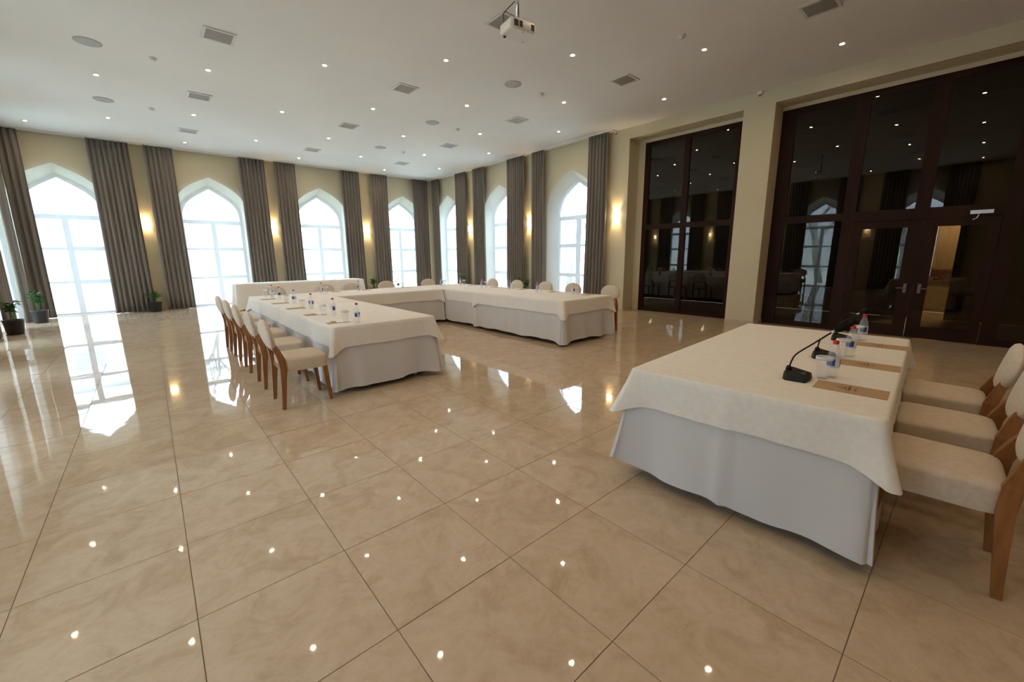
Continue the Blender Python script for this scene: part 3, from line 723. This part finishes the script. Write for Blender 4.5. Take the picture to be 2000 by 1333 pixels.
# ------------------------------------------------------------------ chairs
def ellipse_pad(a, b, th, n=28):
    """upholstered oval pad in the XZ plane, curved slightly"""
    m = MB(); prof = [(.0, .5), (.55, .5), (.80, .46), (.94, .32), (1.0, .06), (1.0, -.06), (.94, -.32), (.80, -.46), (.55, -.5), (.0, -.5)]
    for k, (s, d) in enumerate(prof):
        for i in range(n):
            t = 2*math.pi*i/n; c, q = math.cos(t), math.sin(t)
            x = a*s*math.copysign(abs(c)**.92, c); z = b*s*math.copysign(abs(q)**.92, q)
            m.v.append((x, d*th-.30*x*x, z))
    for k in range(len(prof)-1): m.f += [(k*n+i, k*n+(i+1) % n, (k+1)*n+(i+1) % n, (k+1)*n+i) for i in range(n)]
    return m
def chair():
    """faces +Y, origin on the floor below the seat centre"""
    r = empty('dining_chair')
    # seat cushion
    m = MB(); n = 40
    def ring(sx, sy, z, dome=0):
        for i in range(n):
            t = 2*math.pi*i/n; c, s = math.cos(t), math.sin(t)
            x = .232*sx*math.copysign(abs(c)**.28, c); y = .212*sy*math.copysign(abs(s)**.28, s)
            x *= 1+.05*(y/.235)
            m.v.append((x, y-.018, z))
    for sx, sy, z in ((.95, .95, .372), (.99, .99, .376), (1.0, 1.0, .390), (1.0, 1.0, .475), (.99, .99, .488), (.96, .96, .497), (.80, .80, .507), (.4, .4, .514), (.02, .02, .515)): ring(sx, sy, z)
    for k in range(8): m.f += [(k*n+i, k*n+(i+1) % n, (k+1)*n+(i+1) % n, (k+1)*n+i) for i in range(n)]
    m.f.append(tuple(range(n-1, -1, -1))); m.f.append(tuple(8*n+i for i in range(n)))
    m.build('seat', SEAT, r, auto=50)
    for sx in (-1, 1):
        MB().tube([(sx*.190, .160, .376), (sx*.195, .175, .2), (sx*.20, .195, 0)], 0, 4, [(.022, .022), (.019, .019), (.014, .014)]).build('leg', WOOD, r)
        # rear leg runs on up to the back pad, kinked at the seat
        MB().tube([(sx*.205, -.255, 0), (sx*.205, -.240, .20), (sx*.205, -.225, .40), (sx*.200, -.232, .50), (sx*.165, -.262, .60), (sx*.12, -.285, .66)], 0, 4,
                  [(.015, .017), (.019, .022), (.022, .029), (.022, .031), (.019, .024), (.015, .018)]).build('leg', WOOD, r)
    MB().box(-.19, .19, -.235, -.205, .375, .42).build('rear_rail', WOOD, r)
    p = ellipse_pad(.225, .158, .062); p.xf(Matrix.Translation((0, -.292, .728)) @ Matrix.Rotation(R(11), 4, 'X')); p.build('backrest', PADM, r, True)
    MB().box(-.11, .11, -.30, -.272, .60, .64).build('back_rail', WOOD, r)
    return r
ch0 = None
CH = []
for i, y in enumerate((4.53, 5.37, 6.25, 7.10, 7.95)):
    CH.append((1.085, y, -90, 'beige oval-back chair on the left side of the U, %s from the camera' % ['nearest', 'second', 'third', 'fourth', 'farthest'][i], 'chairs on the left of the U'))
for i, x in enumerate((1.93, 2.94, 3.54, 4.42, 5.62)):
    CH.append((x, 9.40, 180, 'beige oval-back chair behind the cross arm of the U, %s' % ['leftmost', 'second from left', 'third from left', 'fourth from left', 'rightmost at the corner'][i], 'chairs behind the cross arm'))
for i, y in enumerate((4.76, 5.71, 6.53, 7.51, 8.47)):
    CH.append((6.54, y, 90, 'beige oval-back chair on the right side of the U, %s' % ['end one nearest the camera', 'second from the camera', 'third from the camera', 'fourth from the camera', 'farthest from the camera'][i], 'chairs on the right of the U'))
rz3 = 3.05
for i, x in enumerate((2.77, 3.46, 4.17)):
    CH.append((x, (.02 if i == 0 else -.005)+.053*(x-2.76), rz3, 'beige oval-back chair at the microphone table, %s' % ['nearest the camera', 'middle of three', 'farthest, next to the glass doors'][i], 'chairs at the microphone table'))
for x, y, rz, lb, gr in CH:
    if ch0 is None: ch0 = chair(); o = ch0
    else: o = copy_tree(ch0)
    o.location = (x, y, 0); o.rotation_euler.z = R(rz+random.uniform(-1.5, 1.5)); tag(o, lb, 'chair', gr)

# ------------------------------------------------------------------ bottles and cups
def bottle(cap):
    r = empty('water_bottle')
    MB().lathe([(.026, .0), (.031, .004), (.031, .055), (.029, .062), (.031, .070), (.031, .118), (.0295, .135), (.025, .158), (.018, .182), (.013, .196), (.0125, .205)], 20, cap1=False).build('body', CLEAR, r, True)
    MB().lathe([(.0316, .062), (.0316, .118)], 20, cap0=False, cap1=False).build('label', LABW, r, True)
    m = MB(); n = 20
    for z0, z1, a0, a1 in ((.070, .112, 3, 8), (.066, .108, 11, 14), (.085, .114, 16, 19)):
        vs = []
        for z in (z0, z1):
            for i in range(a0, a1+1): a = 2*math.pi*i/n; vs.append((.0323*math.cos(a), .0323*math.sin(a), z+(.006 if i % 2 else 0)))
        k = a1-a0+1; m.add(vs, [(i, i+1, k+i+1, k+i) for i in range(k-1)])
    m.build('label_print', LABB, r, True)
    MB().lathe([(.0145, .200), (.0150, .202), (.0150, .219), (.0135, .221)], 18).build('cap', cap, r, True)
    return r
def cup():
    r = empty('plastic_cup')
    MB().lathe([(.026, 0), (.0265, .002), (.038, .120)], 20, cap1=False).build('body', CLEAR, r, True)
    MB().lathe([(.0375, .114), (.042, .116), (.0425, .128), (.040, .132), (.0375, .130)], 20, cap0=False, cap1=False).build('rim', CUPRIM, r, True)
    return r
bp, cp = {}, None
def put_bottle(x, y, label, rz=0, cap='red', cupat=None, cuplabel=None, group='water bottles on the U tables'):
    global cp
    if cap not in bp: bp[cap] = bottle(REDCAP if cap == 'red' else BLUECAP); o = bp[cap]
    else: o = copy_tree(bp[cap])
    o.location = (x, y, TZ); o.rotation_euler.z = R(rz); tag(o, label, 'bottle', group)
    if cupat:
        if cp is None: cp = cup(); c = cp
        else: c = copy_tree(cp)
        c.location = (cupat[0], cupat[1], TZ); tag(c, cuplabel, 'cup', 'clear plastic cups')
og = ['nearest the camera', 'second from the camera', 'third from the camera', 'fourth from the camera', 'fifth from the camera', 'sixth from the camera']
for i, y in enumerate((4.52, 5.31, 6.24, 7.16, 8.14, 8.72)):
    put_bottle(1.69, y, 'red-capped water bottle on the left table, '+og[i], 40*i, 'red', (1.60, y+.11), 'clear plastic cup behind the left table bottle '+og[i])
for i, (x, y) in enumerate(((2.58, 8.72), (3.36, 8.76), (4.30, 8.80), (5.45, 8.78))):
    put_bottle(x, y, 'water bottle on the cross arm table, %s' % ['leftmost', 'second from left', 'third from left', 'rightmost'][i], 70+35*i, 'red' if i < 3 else 'blue', (x+.10, y+.03), 'clear plastic cup beside the cross arm bottle, %s' % ['leftmost', 'second from left', 'third from left', 'rightmost'][i])
for i, (x, y) in enumerate(((5.92, 4.93), (5.83, 5.80), (5.93, 6.75), (5.82, 7.60), (5.90, 8.60))):
    put_bottle(x, y, 'water bottle on the right table of the U, '+og[i], 10+50*i, 'blue' if i == 0 else 'red', (x+.09, y-.03), 'clear plastic cup beside the right table bottle '+og[i])
for i, ((x, y), (cx, cy)) in enumerate((((2.965, .487), (2.905, .505)), ((3.665, .52), (3.605, .538)), ((4.43, .565), (4.36, .575)))):
    nm = ['nearest the camera', 'in the middle', 'farthest from the camera']
    put_bottle(x, y, 'red-capped water bottle on the microphone table, '+nm[i], 60+15*i, 'red', (cx-.015, cy+.012), 'clear plastic cup with white rim on the microphone table, '+nm[i], 'bottles on the microphone table')

# ------------------------------------------------------------------ folders and papers
def folder(x, y, rz, label, logo=False, L_=.30, W_=.17, mt=KRAFT, name='paper_folder', cat='folder', z=TZ+.0005, t=.0025, grp=None):
    r = thing(name, label, cat, (x, y, z), R(rz), grp)
    MB().box(-W_/2, W_/2, -L_/2, L_/2, 0, t).build('sheet', mt, r)
    if logo:                                  # printed mark: small arch over a grid, and two blocks of lettering strokes
        m = MB(); zz = t+.0004
        def st(x0_, y0_, x1_, y1_, w_=.0034):
            d = Vector((x1_-x0_, y1_-y0_, 0)).normalized(); nrm = Vector((-d.y, d.x, 0))*w_/2
            m.add([(x0_+nrm.x, y0_+nrm.y, zz), (x0_-nrm.x, y0_-nrm.y, zz), (x1_-nrm.x, y1_-nrm.y, zz), (x1_+nrm.x, y1_+nrm.y, zz)], [(0, 1, 2, 3)])
        # mark reads towards +x side; letters run along x, stacked along -y
        st(-.022, .042, -.022, .020); st(.022, .042, .022, .020); st(-.022, .042, 0, .058); st(.022, .042, 0, .058); st(-.030, .020, .030, .020)
        for k in (-.011, 0, .011): st(k, .044, k, .020, .0016)
        st(-.022, .034, .022, .034, .0016)
        for k in range(7): x_ = -.036+k*.012; st(x_, .010, x_+.003, -.004, .0026); st(x_+.003, -.004, x_+.007, .010, .0026)
        for k in range(4): x_ = -.024+k*.015; st(x_, -.014, x_, -.026, .0024); st(x_, -.026, x_+.008, -.020, .0024)
        m.build('printed_mark', INK, r)
    return r
for i, (x, y) in enumerate(((2.755, .365), (3.45, .385), (4.25, .41))):
    folder(x, y, rz3, 'brown kraft folder with dark printed mark on the microphone table, '+['nearest the camera', 'middle', 'farthest'][i], True, .305, .178, grp='kraft folders on the microphone table')
for i, y in enumerate((4.71, 5.56, 6.45, 7.35, 8.25)):
    folder(1.53, y, 90, 'brown kraft folder on the left table of the U, '+og[i], True, .24, .17, grp='kraft folders on the U tables')
folder(1.60, 4.75, 84, 'white sheet lying on the nearest left folder, beside the nearest bottle', mt=PAPER, L_=.15, W_=.21, name='paper_sheet', cat='paper', z=TZ+.0035, t=.0008)
folder(1.43, 4.78, 80, 'small white card at the nearest corner of the left table', mt=PAPER, L_=.08, W_=.12, name='paper_card', cat='paper', z=TZ+.0035, t=.0008)
folder(1.61, 5.58, 94, 'white sheet lying on the second left folder from the camera', mt=PAPER, L_=.12, W_=.19, name='paper_sheet', cat='paper', z=TZ+.0035, t=.0008)
for i, x in enumerate((1.93, 2.94, 3.62, 4.62)):
    folder(x, 8.98, 180, 'brown kraft folder on the cross arm table, '+['leftmost', 'second from left', 'third from left', 'rightmost'][i], False, .22, .17, grp='kraft folders on the U tables')
folder(2.80, 8.80, 12, 'white sheet on the cross arm table', mt=PAPER, L_=.15, W_=.2, name='paper_sheet', cat='paper', t=.0008)
for i, y in enumerate((4.72, 5.60, 6.50, 7.42, 8.35)):
    folder(6.08, y, -90, 'brown kraft folder on the right table of the U, '+og[i], False, .22, .17, grp='kraft folders on the U tables')

# ------------------------------------------------------------------ gooseneck microphones
def microphone(label, loc, rz, path, hdir):
    r = thing('gooseneck_microphone', label, 'microphone', loc, rz, 'gooseneck microphones')
    m = MB()                                  # wedge base, higher at the back (+Y)
    pts = []
    for i in range(9):
        t = -1+i/4; pts.append((.088*t, -.062+.012*(t*t)))
    back = [(.092, .048), (.07, .062), (-.07, .062), (-.092, .048)]
    out_ = pts+back; k = len(out_)
    zt_ = lambda y: .026+.022*(y+.062)/.124
    m.v = [(x, y, 0) for x, y in out_]+[(x*1.02, y*1.02, .010) for x, y in out_]+[(x*.96, y*.96, zt_(y)) for x, y in out_]
    for q in range(2): m.f += [(q*k+i, q*k+(i+1) % k, (q+1)*k+(i+1) % k, (q+1)*k+i) for i in range(k)]
    m.f += [tuple(range(k-1, -1, -1)), tuple(2*k+i for i in range(k))]
    b = bevel(m.build('base', BLACK, r), .003)
    MB().box(-.025, .025, -.035, -.012, .030, .037).build('button', mat('dark_grey_button', (.05, .05, .055), .5), b)
    MB().lathe([(.016, .040), (.014, .062), (.008, .070)], 14, tuple((path[0][0], path[0][1], 0))).build('socket', BLACK, r, True)
    P_ = [Vector(p) for p in path]; sm = []
    for i in range(len(P_)-1):
        p0 = P_[max(i-1, 0)]; p1 = P_[i]; p2 = P_[i+1]; p3 = P_[min(i+2, len(P_)-1)]
        for j in range(5):
            t = j/5; sm.append(.5*((2*p1)+(-p0+p2)*t+(2*p0-5*p1+4*p2-p3)*t*t+(-p0+3*p1-3*p2+p3)*t**3))
    sm.append(P_[-1]); MB().tube(sm, .0045, 8).build('gooseneck', BLACK, r, True)
    e = P_[-1]; d = Vector(hdir).normalized()
    MB().tube([e, e+d*.02], .0075, 10).build('collar', STEEL, r, True)
    h = [e+d*(.02+.012*i) for i in range(6)]
    MB().tube(h, [.010, .0165, .0185, .0185, .0165, .008], 14).build('foam_windscreen', FOAM, r, True)
bx, by = 2.775, .607
pth = [(0, .050, .05), (.0, .040, .10), (.0, .020, .145), (0, -.05, .215), (0, -.125, .29)]
microphone('black gooseneck microphone on the table, nearest the camera', (2.79, .612, TZ), R(rz3), pth, (0, -.7, .55))
pth2 = [(0, .045, .05), (0, .042, .09), (0, .030, .13), (0, -.02, .18), (0, -.075, .225)]
microphone('black gooseneck microphone in the middle, behind the nearest bottle', (3.50, .63, TZ), R(rz3), pth2, (0, -.7, .5))
microphone('black gooseneck microphone farthest from the camera', (4.33, .68, TZ), R(rz3), pth2, (0, -.7, .55))

# ------------------------------------------------------------------ potted plants
def plant(x, y, h, sp, pr_, ph_, seed, label):
    rnd = random.Random(seed); r = thing('potted_plant', label, 'plant', (x, y, 0), 0, 'potted plants along the walls')
    MB().lathe([(pr_*.72, 0), (pr_*.78, .01), (pr_*.98, ph_*.93), (pr_*1.04, ph_*.94), (pr_*1.04, ph_), (pr_*.92, ph_), (pr_*.9, ph_-.03)], 24, cap1=False).build('pot', POT, r, True)
    MB().lathe([(pr_*.9, ph_-.03), (.01, ph_-.025)], 20, cap0=False).build('soil', SOIL, r)
    st, lf = MB(), MB()
    for k in range(9):
        a = rnd.uniform(0, 6.28); q = rnd.uniform(.3, 1)*sp; top = Vector((q*math.cos(a), q*math.sin(a), ph_+(h-ph_)*rnd.uniform(.55, 1)))
        mid = Vector((q*.35*math.cos(a), q*.35*math.sin(a), ph_+(top.z-ph_)*.6)); st.tube([(0.02*math.cos(a), .02*math.sin(a), ph_-.03), mid, top], .005, 5)
        for j in range(9):
            p = mid.lerp(top, rnd.uniform(0, 1.05)); b = rnd.uniform(0, 6.28); d = Vector((math.cos(b), math.sin(b), rnd.uniform(-.3, .6))).normalized()
            L_ = rnd.uniform(.07, .13); s = d.cross(Vector((0, 0, 1))).normalized()*L_*.27; u_ = Vector((0, 0, .012))
            lf.add([p, p+d*L_*.45+s+u_, p+d*L_-u_, p+d*L_*.45-s+u_, p+d*L_*.5-u_*.6], [(0, 1, 4), (1, 2, 4), (2, 3, 4), (3, 0, 4)])
    st.build('stems', LEAF, r); tag(lf.build('foliage', LEAF, r), kind='stuff')
plant(.0, 15.22, .55, .17, .16, .27, 1, 'green potted plant by the sconce between the two leftmost back windows')
plant(-2.08, 14.50, .74, .10, .15, .30, 2, 'green potted plant in the left back corner')
plant(6.38, 15.1, .70, .19, .16, .30, 3, 'green plant between the third and fourth back windows')
plant(8.87, 12.72, .86, .19, .16, .32, 4, 'green plant on the right wall beside the far window')
plant(8.89, 9.39, .84, .19, .16, .32, 5, 'green plant on the right wall between the middle and near windows')
plant(-2.18, 12.58, .72, .12, .15, .30, 6, 'potted plant against the left wall, at the left edge of the picture')
